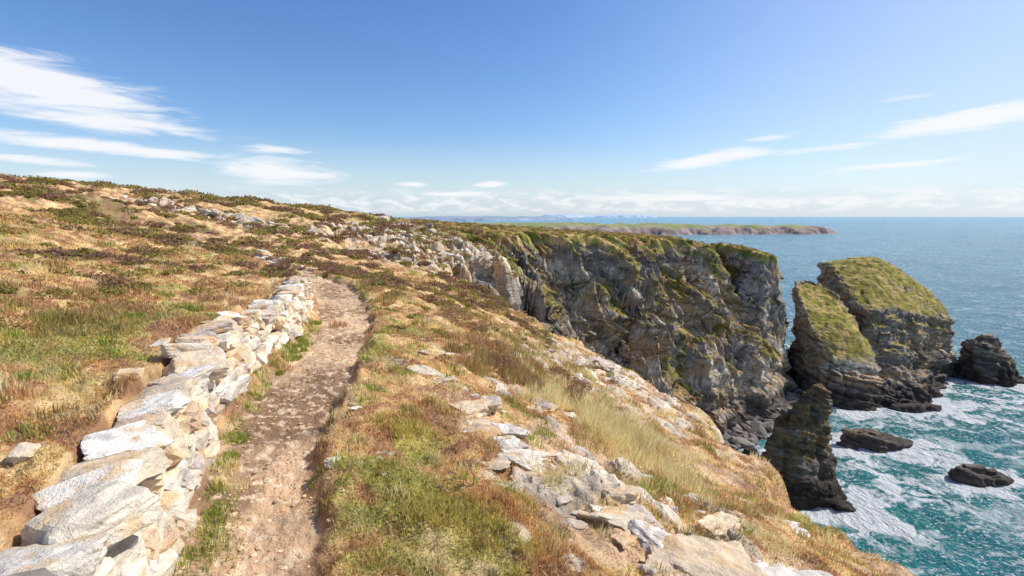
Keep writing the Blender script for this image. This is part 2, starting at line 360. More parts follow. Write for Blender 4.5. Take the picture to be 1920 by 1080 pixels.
sea_rock('low_sea_rock',[ell(57,82,2.6,1.6,-52,seed=19),ell(57,82,1.7,1.,-49,seed=20)],(57,82,-48.3),nu=100,nv=24,nt=12,amp=.3,seed=8,dark=.4)
sea_rock('low_sea_rock',[ell(156,149,8,2.4,-52,seed=21),ell(156,149,6,1.4,-49,seed=22)],(156,149,-48.6),nu=120,nv=24,nt=12,amp=.4,seed=9,dark=.3)
sea_rock('low_sea_rock',[ell(105,127,8,3.4,-52,seed=23),ell(105,128,6,2,-48.8,seed=24)],(105,128,-48.4),nu=140,nv=24,nt=12,amp=.5,seed=10,dark=.3)
# ------------------------------------------------------------------ sea
rad=np.r_[logsp(12,60,60),np.linspace(60,210,460,endpoint=False),logsp(210,1200,240),logsp(1200,40000,60)]
ang=np.radians(np.r_[np.linspace(-180,-5,100,endpoint=False),np.linspace(-5,15,100,endpoint=False),np.linspace(15,52,640,endpoint=False),np.linspace(52,180,90)])
R,Th=np.meshgrid(rad,ang,indexing='ij'); x=(R*np.sin(Th)).ravel().astype(F); y=(R*np.cos(Th)).ravel().astype(F); r=R.ravel().astype(F)
near=ss(900,150,r)
z=SEA+near*(.38*fbm(x/9+y/30,y/14,3,101)+.12*fbm(x/2,y/2,2,103))
wx=x+3*fbm(x/7,y/7,3,105); wy=y+3*fbm(x/7,y/7,3,107)
d,_,_,_,_=seg_dist(wx,wy,FOOT[:24]); ins=inside(wx,wy,FOOT)
sd=np.where(ins,-d,d)
for P_ in (fB,fA,fC,fD,ell(80,107,9.5,3.6,0,seed=11),ell(90,92,6.5,3,0,seed=14),ell(50,101,2.3,1.8,0),ell(57,82,2.4,1.5,0),ell(156,149,8,2.4,0,seed=21),ell(105,128,8,3,0,seed=23)):
    Q=np.array([(p[0],p[1]) for p in P_]); dd,_,_,_,_=seg_dist(wx,wy,np.vstack([Q,Q[:1]])); ii=inside(wx,wy,Q); sd=np.minimum(sd,np.where(ii,-dd,dd))
web=1-np.abs(fbm(wx/5,wy/5,4,111,.6))*2.2
web2=1-np.abs(fbm(wx/11,wy/11,3,115,.6))*2.
blob=fbm(wx/9,wy/9,4,118,.55)
foam=ss(3.4,.2,sd)+ss(15,0,sd)*ss(.1,.8,web*.7+blob*.8)*1.
for (fx,fy,fr,a) in ((68,90,15,1.15),(78,99,15,1.1),(112,122,18,1.),(135,143,20,1.15),(100,95,14,.75),(150,140,24,1.),(60,80,11,.95),(60,105,8,.4),(128,118,14,.7),(90,112,14,.75),(125,130,15,1.),(52,72,8,.45),(80,80,11,.45),(110,108,14,.55)):
    foam=np.maximum(foam,a*np.exp(-((x-fx)**2+(y-fy)**2)/fr**2)*ss(.0,.8,web2*.45+web*.35+blob*.75)*1.2)
foam=np.clip(foam,0,1)
caps=ss(.5,.75,fbm(x/16+y/40,y/7,3,121)+.0)*.4*ss(60,150,r)*ss(3000,600,r)
foam=np.maximum(foam,caps)
nr,na=R.shape
i0=np.arange(nr-1)[:,None]*na+np.arange(na-1)[None,:]
f=np.stack([i0,i0+na,i0+na+1,i0+1],-1).reshape(-1,4)
sh=ss(45,0,sd)
m,N=new_mat('sea_water')
out=N.n('ShaderNodeOutputMaterial'); b=N.n('ShaderNodeBsdfPrincipled')
tc=N.n('ShaderNodeTexCoord'); fo=N.n('ShaderNodeAttribute',attribute_name='foam'); sa=N.n('ShaderNodeAttribute',attribute_name='shallow')
vec=tc.outputs['Object']
n_big=N.noise(vec,.012,3)
deep=N.mix(N.mr(n_big,.35,.65,0,1),(.045,.22,.31,1),(.08,.30,.37,1))
base=N.mix(sa.outputs['Fac'],deep,(.02,.25,.25,1))
n_f=N.noise(vec,1.2,8,.7,.3)
fm=N.math('MULTIPLY',N.mr(N.math('ADD',N.math('MULTIPLY',fo.outputs['Fac'],1.15),N.math('MULTIPLY',n_f,.9)),.62,1.3,0,1),N.mr(fo.outputs['Fac'],0,.12,0,1),clamp=True)
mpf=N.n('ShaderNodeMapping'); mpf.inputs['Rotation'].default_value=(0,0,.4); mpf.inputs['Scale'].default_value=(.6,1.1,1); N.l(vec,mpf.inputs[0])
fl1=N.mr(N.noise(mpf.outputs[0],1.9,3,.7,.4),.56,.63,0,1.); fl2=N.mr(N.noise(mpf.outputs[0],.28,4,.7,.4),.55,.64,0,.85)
glint_fleck=N.math('MULTIPLY',N.math('MAXIMUM',fl1,fl2),N.mr(N.noise(vec,.035,3,.6),.34,.60,.3,1))  # white flecks painted into the sea colour as sun glitter, added to the foam
fm=N.math('MAXIMUM',fm,glint_fleck)
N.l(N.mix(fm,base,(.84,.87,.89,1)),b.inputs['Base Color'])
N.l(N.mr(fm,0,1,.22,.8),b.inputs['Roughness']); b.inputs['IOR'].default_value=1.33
mp=N.n('ShaderNodeMapping'); mp.inputs['Rotation'].default_value=(0,0,.5); mp.inputs['Scale'].default_value=(1,.55,1); N.l(vec,mp.inputs[0])
h1=N.noise(mp.outputs[0],.16,5,.62); h2=N.noise(mp.outputs[0],1.1,5,.7)
hh=N.math('ADD',N.math('MULTIPLY',h1,2.4),N.math('MULTIPLY',h2,1.2))
bp=N.n('ShaderNodeBump'); bp.inputs['Strength'].default_value=1.; bp.inputs['Distance'].default_value=2.5
N.l(hh,bp.inputs['Height']); N.l(bp.outputs[0],b.inputs['Normal']); N.l(b.outputs[0],out.inputs[0])
mk('sea',np.stack([x,y,z],1),f,None,m,True,{'foam':foam,'shallow':sh})
# ------------------------------------------------------------------ distant land
def far_land(name,outline,top,hcol,rc_,rough,seed,grid=260,rimw=60,var=1.6):
    Q=np.array(outline,float); lo=Q.min(0)-rimw; hi=Q.max(0)+rimw
    X,Y=np.meshgrid(np.linspace(lo[0],hi[0],grid*2),np.linspace(lo[1],hi[1],grid),indexing='ij')
    sh_=X.shape; X=X.ravel().astype(F);Y=Y.ravel().astype(F)
    sc=rimw
    wx=X+sc*.6*fbm(X/sc/1.5,Y/sc/1.5,4,seed); wy=Y+sc*.6*fbm(X/sc/1.5,Y/sc/1.5,4,seed+4)
    d,_,_,_,_=seg_dist(wx,wy,np.vstack([Q,Q[:1]])); D=np.where(inside(wx,wy,Q),d,-d)
    Z=SEA+ (top-SEA)*(1-np.exp(-np.maximum(D,0)/(rimw*.5)))*(1+rough*fbm(X/sc/2,Y/sc/2,5,seed+8))+np.minimum(D,0)*.2
    Z=np.maximum(Z,SEA-5)
    gm=ss(rimw*.25,rimw*1.1,D+rimw*.5*fbm(X/sc,Y/sc,3,seed+12))
    cc=mixc(np.array(rc_,F)[None]+0*X[:,None],np.array(rc_,F)[None]*var,ss(-.3,.4,fbm(X/sc*2,Y/sc*2,4,seed+15)))
    gg=mixc(np.array(hcol[0],F)[None]+0*X[:,None],np.array(hcol[1],F)[None],ss(-.1,.15,fbm(X/sc/1.7,Y/sc/.8,2,seed+18)))
    cc=mixc(cc,gg,gm)
    a,b_=sh_; i=np.arange(a-1)[:,None]*b_+np.arange(b_-1)[None,:]
    ff=np.stack([i,i+b_,i+b_+1,i+1],-1).reshape(-1,4); ff=ff[Z[ff].max(1)>SEA-1]
    mm=bpy.data.materials.get('distant_land') or surf_mat('distant_land',[(.05,.6),(.3,.4)],.3,1.5,.12)
    return mk(name,np.stack([X,Y,Z],1),ff,cc,mm)
far_land('distant_headland',[(-300,1500),(150,1320),(420,1380),(640,1400),(860,1440),(960,1500),(880,1580),(600,1640),(200,1900),(-300,1950)],-25,((.22,.26,.10),(.30,.28,.15)),(.22,.165,.15),.22,201)
far_land('distant_coast',[(-1500,5600),(-700,5200),(-200,5300),(500,6000),(900,6500),(500,7600),(-1500,7600)],-12,((.24,.31,.38),(.27,.33,.39)),(.24,.31,.38),.4,221,160,250,1.1)  # blue-grey colours have the distance haze painted in
far_land('distant_hills',[(800,17500),(1200,17000),(1900,17000),(2600,17600),(4600,17300),(5200,18000),(4000,19000),(800,19000)],60,((.40,.49,.60),(.40,.49,.60)),(.40,.49,.60),.5,243,160,600,1.0)  # pale blue is aerial haze put into the hill colour
# ------------------------------------------------------------------ stones
def ico(sub):
    bm=bmesh.new(); bmesh.ops.create_icosphere(bm,subdivisions=sub,radius=1)
    v=np.array([q.co[:] for q in bm.verts]); f=np.array([[q.index for q in p.verts] for p in bm.faces]); bm.free()
    v/=np.linalg.norm(v,axis=1)[:,None]; return v,f
IC={k:ico(k) for k in (1,2,3,4,5)}
def stone(size,q,sub=3,boxy=True,noise=.03):
    v,f=IC[sub]; sx,sy,sz=size
    pl=[]
    for ax in range(3):
        for sg in (-1,1):
            nn=np.zeros(3); nn[ax]=sg; nn+=q.normal(size=3)*(.14 if boxy else .35); nn/=np.linalg.norm(nn); pl.append((nn,1.0*(.85+.3*q.random())))
    for _ in range(7 if boxy else 12):
        nn=q.normal(size=3); nn/=np.linalg.norm(nn); pl.append((nn,1.12+.25*q.random() if boxy else .8+.4*q.random()))
    Rr=np.full(len(v),9.)
    for nn,d in pl:
        dt=v@nn; Rr=np.minimum(Rr,np.where(dt>1e-3,d/np.maximum(dt,1e-3),9.))
    p=v*Rr[:,None]
    p+=v*(fbm3(p*1.7+q.random()*50,3,3)*noise*2)[:,None]
    return p*np.array([sx,sy,sz])/2,f
def rotm(a,b,c_):
    ca,sa_=math.cos(a),math.sin(a); cb,sb=math.cos(b),math.sin(b); cc,sc=math.cos(c_),math.sin(c_)
    return np.array([[cc,-sc,0],[sc,cc,0],[0,0,1]])@np.array([[cb,0,sb],[0,1,0],[-sb,0,cb]])@np.array([[1,0,0],[0,ca,-sa_],[0,sa_,ca]])
class Acc:
    def __init__(s): s.v=[];s.f=[];s.c=[];s.n=0
    def add(s,v,f,c):
        s.v.append(v); s.f.append(f+s.n); s.c.append(np.broadcast_to(c,(len(v),3)) if np.ndim(c)==1 else c); s.n+=len(v)
    def make(s,name,mat,smooth=False):
        return mk(name,np.vstack(s.v),np.vstack(s.f),np.vstack(s.c),mat,smooth)
PAL=np.array([(.74,.66,.53),(.80,.73,.62),(.68,.56,.41),(.73,.59,.42),(.58,.50,.43),(.80,.75,.67),(.70,.51,.35),(.76,.67,.53)])
def stonecol(p,q):
    b=PAL[q.integers(len(PAL))]*(.86+.2*q.random())
    nz_=fbm3(p*5+q.random()*40,3,7)
    c_=np.tile(b,(len(p),1)).astype(F)
    c_=mixc(c_,col(.66,.42,.19),(ss(.1,.55,nz_)*.7).astype(F))
    c_=mixc(c_,col(.34,.29,.24),(ss(.15,.6,-nz_)*.5).astype(F))
    return c_
q=np.random.default_rng(5)
wa=Acc()
wl=WALL; segL=np.r_[0,np.cumsum(np.hypot(*np.diff(wl,axis=0).T))]
def wallpt(s_):
    X=np.interp(s_,segL,wl[:,0]); Y=np.interp(s_,segL,wl[:,1])
    X2=np.interp(s_+.1,segL,wl[:,0]); Y2=np.interp(s_+.1,segL,wl[:,1]); X1=np.interp(s_-.1,segL,wl[:,0]); Y1=np.interp(s_-.1,segL,wl[:,1])
    return X,Y,math.atan2(Y2-Y1,X2-X1)
sg=np.linspace(0,segL[-1],200); bx=[];by=[]
for s_ in sg:
    X,Y,a=wallpt(s_); bx.append(X+.38*math.sin(a)); by.append(Y-.38*math.cos(a))
bz,_=land_z(np.array(bx),np.array(by))
def H_wall(s_): return .74-.10*ss(5,9,s_)
zc=0; course=0
while zc<.74-.06:
    ch=(.11+.08*q.random())
    s_=q.random()*.2
    while s_<segL[-1]-.1:
        L=.15+.34*q.random()**1.4
        X,Y,a=wallpt(s_+L/2); g0=np.interp(s_+L/2,sg,bz)
        if zc>H_wall(s_)-.06: s_+=L; continue
        hh_=ch*(.8+.6*q.random())
        dep=.28+.08*q.random()
        side=.20-.10*(zc/.8)
        px_=X+math.sin(a)*side; py_=Y-math.cos(a)*side
        wob=.05*math.sin(s_*1.7+course)
        v,f_=stone((L*1.06,dep,hh_),q,3,True,.05)
        v=v@rotm(q.normal()*.08,q.normal()*.12,a+q.normal()*.10).T
        v=v+np.array([px_+q.normal()*.018,py_+q.normal()*.018,g0+zc+hh_/2-.03+wob])
        wa.add(v,f_,stonecol(v,q)); s_+=L*.97
    zc+=ch*.92; course+=1
s_=0
while s_<segL[-1]-.2:
    nearf=1-min(1,s_/7.5)
    L=.18+.2*q.random()+.34*nearf*q.random()
    X,Y,a=wallpt(s_+L/2); g0=np.interp(s_+L/2,sg,bz)
    off=.09+.04*q.normal()
    v,f_=stone((L*1.05,.28+.12*q.random()+.12*nearf,.10+.09*q.random()),q,4,True,.06)
    v=v@rotm(q.normal()*.12-.05,q.normal()*.13,a+q.normal()*.28).T
    v=v+np.array([X+math.sin(a)*off,Y-math.cos(a)*off,g0+H_wall(s_)+.01+.05*q.random()])
    wa.add(v,f_,stonecol(v,q)); s_+=L*.88
for _ in range(7):
    s_=1+q.random()*9; X,Y,a=wallpt(s_); o=-.24-abs(q.normal())*.08; X+=math.sin(a)*o; Y-=math.cos(a)*o
    zz_,_i=land_z([X],[Y]); L=.12+.16*q.random()
    v,f_=stone((L,L*.7,L*.35),q,4,True,.05); v=v@rotm(q.normal()*.1,q.normal()*.1,q.random()*6).T+np.array([X,Y,zz_[0]+L*.06]); wa.add(v,f_,stonecol(v,q))
wa.make('dry_stone_wall',mat_stone)
ra=Acc()
spots=[(-.76,7.0,.5,7),(-.55,6.5,.35,5),(-.1,5.7,.55,8),(.45,5.15,.5,6),(1.15,4.75,.65,7),(.66,4.35,.5,4),(2.3,5.2,.6,6),(2.2,4.2,.8,5),(1.15,4.0,.3,2),(-1.75,9.8,.35,6),(-1.4,8.9,.3,4),(.63,8.2,.5,6),(3.4,17.5,1.1,8),(2.2,13,.6,6),(-.3,6.1,.4,4),(3.2,6.2,.5,5),(2.6,10.5,.5,5),(3.3,12.5,.6,5),(-8,20.5,.5,6),(-10.5,22,.7,6),(4.2,20,1.2,7),(-6.9,18.2,.3,5),(-1.6,4.3,.2,1),(-1.75,5.6,.2,2)]
for (sx_,sy_,S_,k_) in spots:
    for j_ in range(k_):
        px_=sx_+q.normal()*S_*.6; py_=sy_+q.normal()*S_*.5
        zz_,_i=land_z([px_],[py_])
        L=S_*(.25+.9*q.random()**1.4)*(1.2 if j_==0 else 1)
        v,f_=stone((L,L*(.45+.4*q.random()),L*(.20+.2*q.random())),q,5 if L>.35 else 4,q.random()<.4,.10)
        v=v@rotm(q.normal()*.12,.2+q.normal()*.12,.6+q.normal()*.5).T+np.array([px_,py_,zz_[0]-.06*L])
        ra.add(v,f_,stonecol(v,q)*np.array([.93,.90,.87],F))
ra.make('rock_outcrop',mat_stone)
def scatter_stones(name,xy,smin,smax,sub=1):
    A_=Acc(); z_,_i=land_z(xy[:,0],xy[:,1])
    var=[stone((1,1,1),q,sub,False,.0) for _ in range(12)]
    for k_ in range(len(xy)):
        v,f_=var[q.integers(12)]
        S_=smin*(smax/smin)**(q.random()**2.4)
        v=(v*np.array([S_,S_*.8,S_*.5]))@rotm(0,0,q.random()*6.3).T+np.array([xy[k_,0],xy[k_,1],z_[k_]+S_*.08])
        b=PAL[q.integers(len(PAL))]*(.65+.35*q.random())*np.array([1,.85,.66])
        A_.add(v,f_,b.astype(F))
    return A_.make(name,mat_stone)
pts=[]
PL=np.r_[0,np.cumsum(np.hypot(*np.diff(PATH[:,:2],axis=0).T))]
for _ in range(4200):
    s_=3+ (q.random()**1.5)*22
    X=np.interp(s_,PL,PATH[:,0]);Y=np.interp(s_,PL,PATH[:,1]); pts.append((X+q.normal()*.3,Y+q.normal()*.1))
for _ in range(2200):
    pts.append((-.2+q.normal()*1.2+.8,3+q.random()**1.3*14))
scatter_stones('path_gravel',np.array(pts),.01,.06)
pts=[]
for (ox,oy,sx,sy,n_) in ((-13,60,6,8,160),(-5,60,3.5,6,110),(-30,50,8,1.2,160),(-9,46,4,5,60),(-14,74,5,6,50),(2.5,20,2,6,90),(-12,24,3,1.6,50)):
    pts.append(np.stack([ox+q.normal(size=n_)*sx*.6,oy+q.normal(size=n_)*sy*.6],1))
pts=np.vstack(pts)
A_=Acc(); z_,_i=land_z(pts[:,0],pts[:,1])
for k_ in range(len(pts)):
    r_=math.hypot(*pts[k_]); S_=r_*.010*(.5+1.6*q.random()**2)
    v,f_=stone((S_*1.3,S_*.9,S_*.6),q,2,False,.04)
    v=v@rotm(q.normal()*.2,.3,q.random()*6.3).T+np.array([pts[k_,0],pts[k_,1],z_[k_]-.1*S_])
    A_.add(v,f_,stonecol(v,q)*.88)
A_.make('hillside_rocks',mat_stone)
A_=Acc()
for k_ in range(420):
    i=q.integers(12,19); t=q.random(); X=FOOT[i,0]*(1-t)+FOOT[i+1,0]*t+q.normal()*2.2; Y=FOOT[i,1]*(1-t)+FOOT[i+1,1]*t-1+q.normal()*2.2
    S_=.8+2.4*q.random()**2
    v,f_=stone((S_*1.5,S_,S_*.8),q,2,False,.05)
    v=v@rotm(.1,.3,q.random()*6.3).T+np.array([X,Y,SEA+.3+q.random()*.5])
    A_.add(v,f_,(np.array([.17,.145,.13])*(.5+q.random())).astype(F))
A_.make('shore_boulders',mat_stone)
# ------------------------------------------------------------------ grass
def blades(x_,y_,h,w,cols,lean=.5,wind=(.12,-.05)):
    n_=len(x_); z_,inf=land_z(x_,y_)
    a=q.random(n_)*2*np.pi; dx=np.cos(a)*w/2; dy=np.sin(a)*w/2
    la=q.random(n_)*2*np.pi; ll=lean*h*q.random(n_)
    tx=x_+np.cos(la)*ll+wind[0]*h; ty=y_+np.sin(la)*ll+wind[1]*h
    z0=z_-.01
    mx,my=(x_*.6+tx*.4),(y_*.6+ty*.4)
    v=np.stack([np.stack([x_-dx,y_-dy,z0],1),np.stack([x_+dx,y_+dy,z0],1),np.stack([mx+dx*.8,my+dy*.8,z0+h*.6],1),np.stack([mx-dx*.8,my-dy*.8,z0+h*.6],1),np.stack([tx,ty,z0+h],1)],1).reshape(-1,3)
    b=np.arange(n_)[:,None]*5
    f_=np.stack([b+np.array([0,1,2]),b+np.array([0,2,3]),b+np.array([3,2,4])],1).reshape(-1,3)
    return v,f_,np.repeat(cols,5,axis=0)
def polar(n_,r0,r1,a0,a1):
    r_=np.exp(q.uniform(math.log(r0),math.log(r1),n_)); a=np.radians(q.uniform(a0,a1,n_)); return (r_*np.sin(a)).astype(F),(r_*np.cos(a)).astype(F),r_.astype(F)
g_=Acc()
x_,y_,r_=polar(800000,2.2,36,-54,46)
z_,inf=land_z(x_,y_)
wd,_,_,wc,_=seg_dist(x_,y_,WALL)
ok=(inf['pm']<.15)&(inf['cm']<.5)&~((wd<np.where(wc>0,.16,.38))&(y_<12.6))&(inf['slab']<.1)
soilm=ss(.1,.45,fbm(x_/1.7,y_/1.7,4,96)+.5*np.exp(-((x_-.6)/1.2)**2-((y_-9)/4)**2)-.05)*ss(-1.2,.2,x_+.05*y_)
edm=ss(.95,.55,inf['dp'])
c_,g,he=cover(x_,y_,r_)
dens=.34+.6*ss(-.2,.4,fbm(x_*1.6,y_*1.6,3,130)+.5*g)
ok&=(q.random(len(x_))<dens*(1-.85*soilm)*(1-.7*edm))
x_,y_,r_,c_,g,he=x_[ok],y_[ok],r_[ok],c_[ok],g[ok],he[ok]
tall=ss(.2,.8,fbm(x_/1.3,y_/1.3,3,133)+.1*g)
h=(.014+.022*q.random(len(x_))+.08*tall*q.random(len(x_)))*(1+.035*r_)
w=(.0033+.0010*r_)*(1+.3*q.random(len(x_)))
straw=(q.random(len(x_))<.28)[:,None]
cc=c_*(.85+.7*q.random(len(x_)))[:,None]*np.array([1.05,1.03,.85])
cc=np.where(straw,np.array([.80,.60,.30])*(.7+.45*q.random(len(x_)))[:,None],cc)
yl=(q.random(len(x_))<.004*(r_<12))[:,None]
cc=np.where(yl,np.array([.84,.68,.06]),cc)
g_.add(*blades(x_,y_,h,w,cc.astype(F),.9))
def tuft(cx_,cy_,R_,n_,h0,c1,c2,wf=1.,lean=.6):
    a=q.random(n_)*6.28; rr=R_*np.sqrt(q.random(n_)); X=(cx_+rr*np.cos(a)).astype(F); Y=(cy_+rr*np.sin(a)).astype(F)
    d_=math.hypot(cx_,cy_); hh_=h0*(.45+.7*q.random(n_))*(1-.5*(rr/R_)**2)
    t=q.random(n_)[:,None]; C=(np.array(c1)*(1-t)+np.array(c2)*t)*(.8+.6*q.random(n_))[:,None]
    g_.add(*blades(X,Y,hh_,(.004+.0010*d_)*wf*np.ones(n_),C.astype(F),lean))
GR=((.23,.30,.05),(.44,.46,.12)); ST=((.80,.58,.26),(.85,.70,.40)); OL=((.32,.25,.085),(.52,.38,.165)); RD=((.44,.24,.12),(.60,.39,.20))
for k_ in range(120):
    s_=1.5+q.random()*12; X,Y,a=wallpt(min(s_,segL[-1])); o=.44+abs(q.normal())*.09
    pal=GR if q.random()<.65 else ST
    tuft(X+math.sin(a)*o,Y-math.cos(a)*o,.06+.08*q.random(),80,.05+.09*q.random(),*pal)
for k_ in range(55):
    s_=3+q.random()*20; X=np.interp(s_,PL,PATH[:,0]);Y=np.interp(s_,PL,PATH[:,1]); 
    tuft(X+.86+q.normal()*.1,Y,.07+.1*q.random(),70,.05+.08*q.random(),*(GR if q.random()<.5 else ST))
for k_ in range(70):
    X=1.9+q.normal()*.65; Y=8.8+q.normal()*1.3; tuft(X,Y,.2+.2*q.random(),150,.24+.26*q.random(),*(ST if q.random()<.85 else OL),.8,.9)
for k_ in range(36):
    X=.1+q.normal()*.5; Y=10.3+q.normal()*1.; tuft(X,Y,.22,180,.22+.2*q.random(),*(OL if q.random()<.6 else RD),1.1)
for k_ in range(60):
    X=1+q.normal()*1.6; Y=13.5+q.normal()*2.5; tuft(X,Y,.3,110,.18+.18*q.random(),*(OL if q.random()<.5 else ST),1.1)
for k_ in range(36):
    X=-5.6+q.normal()*.95; Y=6.2+q.normal()*.8; tuft(X,Y,.12+.12*q.random(),110,.09+.12*q.random(),*(GR if q.random()<.5 else OL),.9)
for k_ in range(55):
    X=-6.3+q.normal()*1.4; Y=7.+q.normal()*1.2; tuft(X,Y,.2,110,.18,*(RD if q.random()<.7 else OL),.9)
for k_ in range(130):
    X=2.2+q.normal()*1.3; Y=5.2+q.normal()*1.6; tuft(X,Y,.12+.1*q.random(),60,.08+.12*q.random(),*(ST if q.random()<.5 else OL),.9)
for k_ in range(380):
    X,Y,_r=polar(1,2.6,26,-50,30); X=float(X[0]);Y=float(Y[0])
    _z,_i=land_z([X],[Y]); wd_,_,_,_,_=seg_dist(np.array([X],F),np.array([Y],F),WALL)
    if _i['pm'][0]>.05 or _i['cm'][0]>.3 or wd_[0]<.4: continue
    tuft(X,Y,.05+.010*_r[0]+.08*q.random(),75,.05+.08*q.random()+.005*_r[0],*(GR,ST,OL,RD)[q.integers(4)],1.)
g_.make('grass',mat_leaf,True)
# ------------------------------------------------------------------ heather / low scrub
def shrubs(name,items,mat):
    V=[];C=[];
    xs=np.array([i[0] for i in items],F); ys=np.array([i[1] for i in items],F); zs_,_i=land_z(xs,ys)
    for kk,(X,Y,R_,Hh,n_,ca_,cb_,ls) in enumerate(items):
        d=q.normal(size=(n_,3)); d/=np.linalg.norm(d,axis=1)[:,None]; d[:,2]=np.abs(d[:,2])
        rr=(.55+.45*q.random(n_)**.5)*(1+.3*fbm3(d*2+X,2,5))
        p=d*rr[:,None]*np.array([R_,R_,Hh])+np.array([X,Y,zs_[kk]-.04*R_])
        a=q.normal(size=(n_,3)); a/=np.linalg.norm(a,axis=1)[:,None]; b=np.cross(a,d+q.normal(size=(n_,3))*.4); b/=np.linalg.norm(b,axis=1)[:,None]+1e-6
        s_=ls*(.6+.8*q.random(n_))[:,None]
        V.append(np.stack([p-a*s_,p+b*s_*.5,p+a*s_,p-b*s_*.5],1).reshape(-1,3))
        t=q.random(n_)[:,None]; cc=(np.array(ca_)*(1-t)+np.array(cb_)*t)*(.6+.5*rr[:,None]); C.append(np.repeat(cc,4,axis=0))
    V=np.vstack(V); C=np.vstack(C); return mk(name,V,np.arange(len(V)).reshape(-1,4),C.astype(F),mat,False)
HB=((.20,.12,.07),(.37,.225,.125)); HG=((.20,.175,.05),(.38,.31,.095)); HP=((.22,.12,.085),(.36,.21,.145)); HS=((.46,.31,.13),(.62,.43,.19))
items=[]
for (X,Y,R_) in ((-1.5,13.2,.55),(-1.0,13.4,.4),(1.1,12.3,.4),(1.5,11.5,.38),(1.3,10.6,.3),(1.05,8.6,.2),(2.9,9.4,.3),(-.3,9.6,.4),(.3,9.4,.35)):
    items.append((X,Y,R_,R_*.65,1500,*(HB if q.random()<.8 else HS),.020))
Xs,Ys,Rs=polar(14000,8,95,-52,4); _,_,hh1=cover(Xs,Ys,Rs); zz,_i=land_z(Xs,Ys); wd_,_,_,_,_=seg_dist(Xs,Ys,WALL)
sel=np.where((_i['pm']<.02)&(_i['cm']<.5)&((hh1>.5)|(q.random(len(Xs))<.07))&(wd_>.9)&(_i['dp']>.9))[0][:2200]
for i in sel:
    rr=float(Rs[i]); R_=(.09+.013*rr)*(.4+1.0*q.random())
    pal=(HB,HG,HB,HP,HG)[q.integers(5)] if hh1[i]>.5 else (HG,HS)[q.integers(2)]
    items.append((float(Xs[i]),float(Ys[i]),R_,R_*(.28+.22*q.random()),150,*pal,.012+.0018*rr))
shrubs('heather',items,mat_leaf)
items=[]
Xs=q.uniform(-20,84,12000).astype(F);Ys=q.uniform(60,170,12000).astype(F); zs,Is=land_z(Xs,Ys)
e=.5; zx,_=land_z(Xs+e,Ys); zy,_=land_z(Xs,Ys+e); sl=np.hypot((zx-zs)/e,(zy-zs)/e)
sel=np.where((sl<1.3)&(zs>SEA+12))[0][:3200]
for i in sel:
    items.append((float(Xs[i]),float(Ys[i]),.4+.8*q.random(),.25+.3*q.random(),44,*(HG,HG,HB,HS)[q.integers(4)],.15))
shrubs('clifftop_scrub',items,mat_leaf)
def umbels(X0,Y0,n_,name):
    V=[];Fc=[];C=[];k=0
    for _ in range(n_):
        X=X0+q.normal()*.13; Y=Y0+q.normal()*.13; z0=float(land_z([X],[Y])[0][0]); h=.10+.09*q.random(); R_=.016+.016*q.random()
        t=q.normal(size=2)*.02
        V+= [(X-.002,Y,z0),(X+.002,Y,z0),(X+t[0],Y+t[1],z0+h)]; C+=[(.25,.32,.08)]*3; Fc.append((k,k+1,k+2)); k+=3
        for _j in range(22):
            a=q.random()*6.28; r_=R_*math.sqrt(q.random()); cx_=X+t[0]+r_*math.cos(a); cy_=Y+t[1]+r_*math.sin(a); cz_=z0+h+.006-r_*r_*4; s_=.0045
            V+=[(cx_-s_,cy_-s_,cz_),(cx_+s_,cy_-s_,cz_+.002),(cx_,cy_+s_,cz_+.003)]; C+=[(.75,.74,.58)]*3; Fc.append((k,k+1,k+2)); k+=3
    mk(name,np.array(V),np.array(Fc),np.array(C,F),mat_leaf,False)
tuft
umbels(-1.85,7.5,70,'wild_carrot_flowers'); umbels(-1.15,4.3,9,'wild_carrot_flowers')
# ------------------------------------------------------------------ world
AZ,EL=76,47
w=bpy.data.worlds.new("World"); bpy.context.scene.world=w; w.use_nodes=True; w.node_tree.nodes.clear(); N=NT(w.node_tree)
wo=N.n('ShaderNodeOutputWorld'); bg=N.n('ShaderNodeBackground'); bg.inputs[1].default_value=.13
sky=N.n('ShaderNodeTexSky'); sky.sky_type='NISHITA'; sky.sun_disc=False; sky.sun_elevation=math.radians(EL); sky.sun_rotation=math.radians(AZ)
sky.altitude=0; sky.air_density=1.0; sky.dust_density=.8; sky.ozone_density=4
hs=N.n('ShaderNodeHueSaturation'); hs.inputs['Saturation'].default_value=1.2; hs.inputs['Value'].default_value=1.22; hs.inputs['Hue'].default_value=.508; N.l(sky.outputs[0],hs.inputs['Color'])
tc=N.n('ShaderNodeTexCoord'); sx=N.n('ShaderNodeSeparateXYZ'); N.l(tc.outputs['Generated'],sx.inputs[0])
az=N.math('MULTIPLY',N.math('ARCTAN2',sx.outputs[0],sx.outputs[1]),180/math.pi); el=N.math('MULTIPLY',N.math('ARCSINE',sx.outputs[2]),180/math.pi)
cb=N.n('ShaderNodeCombineXYZ'); N.l(az,cb.inputs[0]); N.l(el,cb.inputs[1])
mp=N.n('ShaderNodeMapping'); mp.inputs['Scale'].default_value=(.12,.9,1); mp.inputs['Rotation'].default_value=(0,0,.05); N.l(cb.outputs[0],mp.inputs[0])
nz1=N.noise(mp.outputs[0],1.3,8,.62,.6)
mp2=N.n('ShaderNodeMapping'); mp2.inputs['Scale'].default_value=(.2,.6,1); N.l(cb.outputs[0],mp2.inputs[0]); nz2=N.noise(mp2.outputs[0],1.9,8,.62,.3)
acc=None
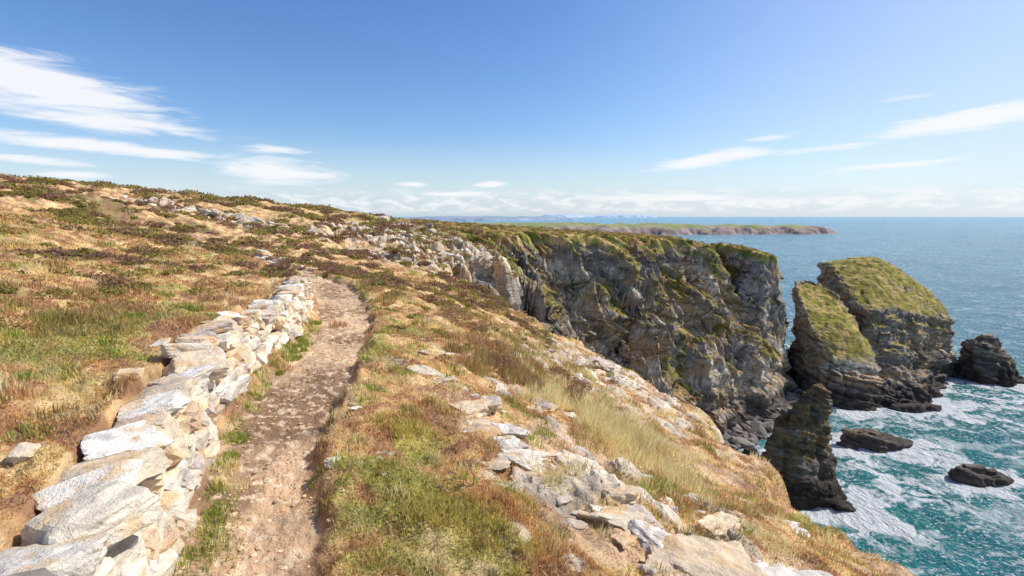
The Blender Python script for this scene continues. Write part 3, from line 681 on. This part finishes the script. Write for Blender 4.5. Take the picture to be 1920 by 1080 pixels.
for (a,e_,ww,hh_,rot,st) in ((-42,10.4,13,3.2,-10,1.2),(-38,8.0,12,1.1,-3,1.1),(-39,5.9,14,.9,-3,1.15),(-43,4.5,6,.5,-2,1.),(-40,3.4,4.5,.5,0,.95),(-24,4.4,9,1.9,-4,1.1),(-24.2,6.5,5,.65,0,1.),(-32.5,7.5,5,.6,-4,.85),
    (20.6,5.7,9,1.0,7,1.1),(41,7.8,10,1.3,6,1.2),(-2.3,3.4,2.6,.6,4,1.05),(-6,2.4,7,.45,0,1.),(31,6.2,7,.5,4,.8),(36,10,4,.45,0,.6),(26,7.5,4,.6,4,.8),(-11,3.4,3,.4,0,.9),(36,4.4,11,.5,3,.7),(16,1.9,12,.7,0,1.0)):
    m_=N.n('ShaderNodeMapping'); m_.vector_type='TEXTURE'; m_.inputs['Location'].default_value=(a,e_,0); m_.inputs['Rotation'].default_value=(0,0,math.radians(rot)); m_.inputs['Scale'].default_value=(ww,hh_,1); N.l(cb.outputs[0],m_.inputs[0])
    ln=N.n('ShaderNodeVectorMath',operation='LENGTH'); N.l(m_.outputs[0],ln.inputs[0])
    v=N.mr(ln.outputs['Value'],0,1.2,st,0,True); acc=v if acc is None else N.math('MAXIMUM',acc,v)
cl=N.mr(N.math('ADD',acc,N.math('MULTIPLY',N.math('SUBTRACT',nz1,.5),1.9)),.22,1.05,0,1,True)
cl=N.math('MULTIPLY',cl,N.mr(acc,0,.25,0,1))
lowb=N.math('MULTIPLY',N.mr(el,.1,.9,0,1,True),N.mr(el,1.7,3.4,1,0,True)); 
lowm=N.math('MULTIPLY',N.math('MULTIPLY',lowb,N.mr(nz2,.42,.62,0,1,True)),.8)
cl=N.math('MAXIMUM',cl,lowm)
hz=N.mr(el,0,9,.66,0,True)
glow=N.math('MULTIPLY',N.mr(az,-2,66,0,.85,True),N.mr(el,0,36,1,.15))
hz=N.math('MAXIMUM',hz,glow)
hz=N.math('MINIMUM',N.math('ADD',hz,N.math('MULTIPLY',glow,.22)),.94)
skc=N.mix(hz,hs.outputs[0],(5.2,6.1,7.2,1))
fin=N.mix(N.math('MULTIPLY',cl,.92),skc,(7.4,7.5,7.7,1))
N.l(fin,bg.inputs[0]); N.l(bg.outputs[0],wo.inputs[0])
sd_=bpy.data.lights.new('sun','SUN'); sd_.energy=5; sd_.angle=math.radians(.5); sd_.color=(1,.95,.87)
so_=bpy.data.objects.new('sun',sd_); bpy.context.scene.collection.objects.link(so_)
dv_=Vector((math.sin(math.radians(AZ))*math.cos(math.radians(EL)),math.cos(math.radians(AZ))*math.cos(math.radians(EL)),math.sin(math.radians(EL))))
so_.rotation_euler=dv_.to_track_quat('Z','Y').to_euler()
cam=bpy.data.cameras.new('camera'); co=bpy.data.objects.new('camera',cam); bpy.context.scene.collection.objects.link(co)
cam.lens=18; cam.sensor_width=36; cam.clip_start=.05; cam.clip_end=60000
co.location=(0,0,0); co.rotation_euler=(math.radians(82),0,0)
bpy.context.scene.camera=co
bpy.context.scene.view_settings.view_transform='Standard'; bpy.context.scene.view_settings.look='None'
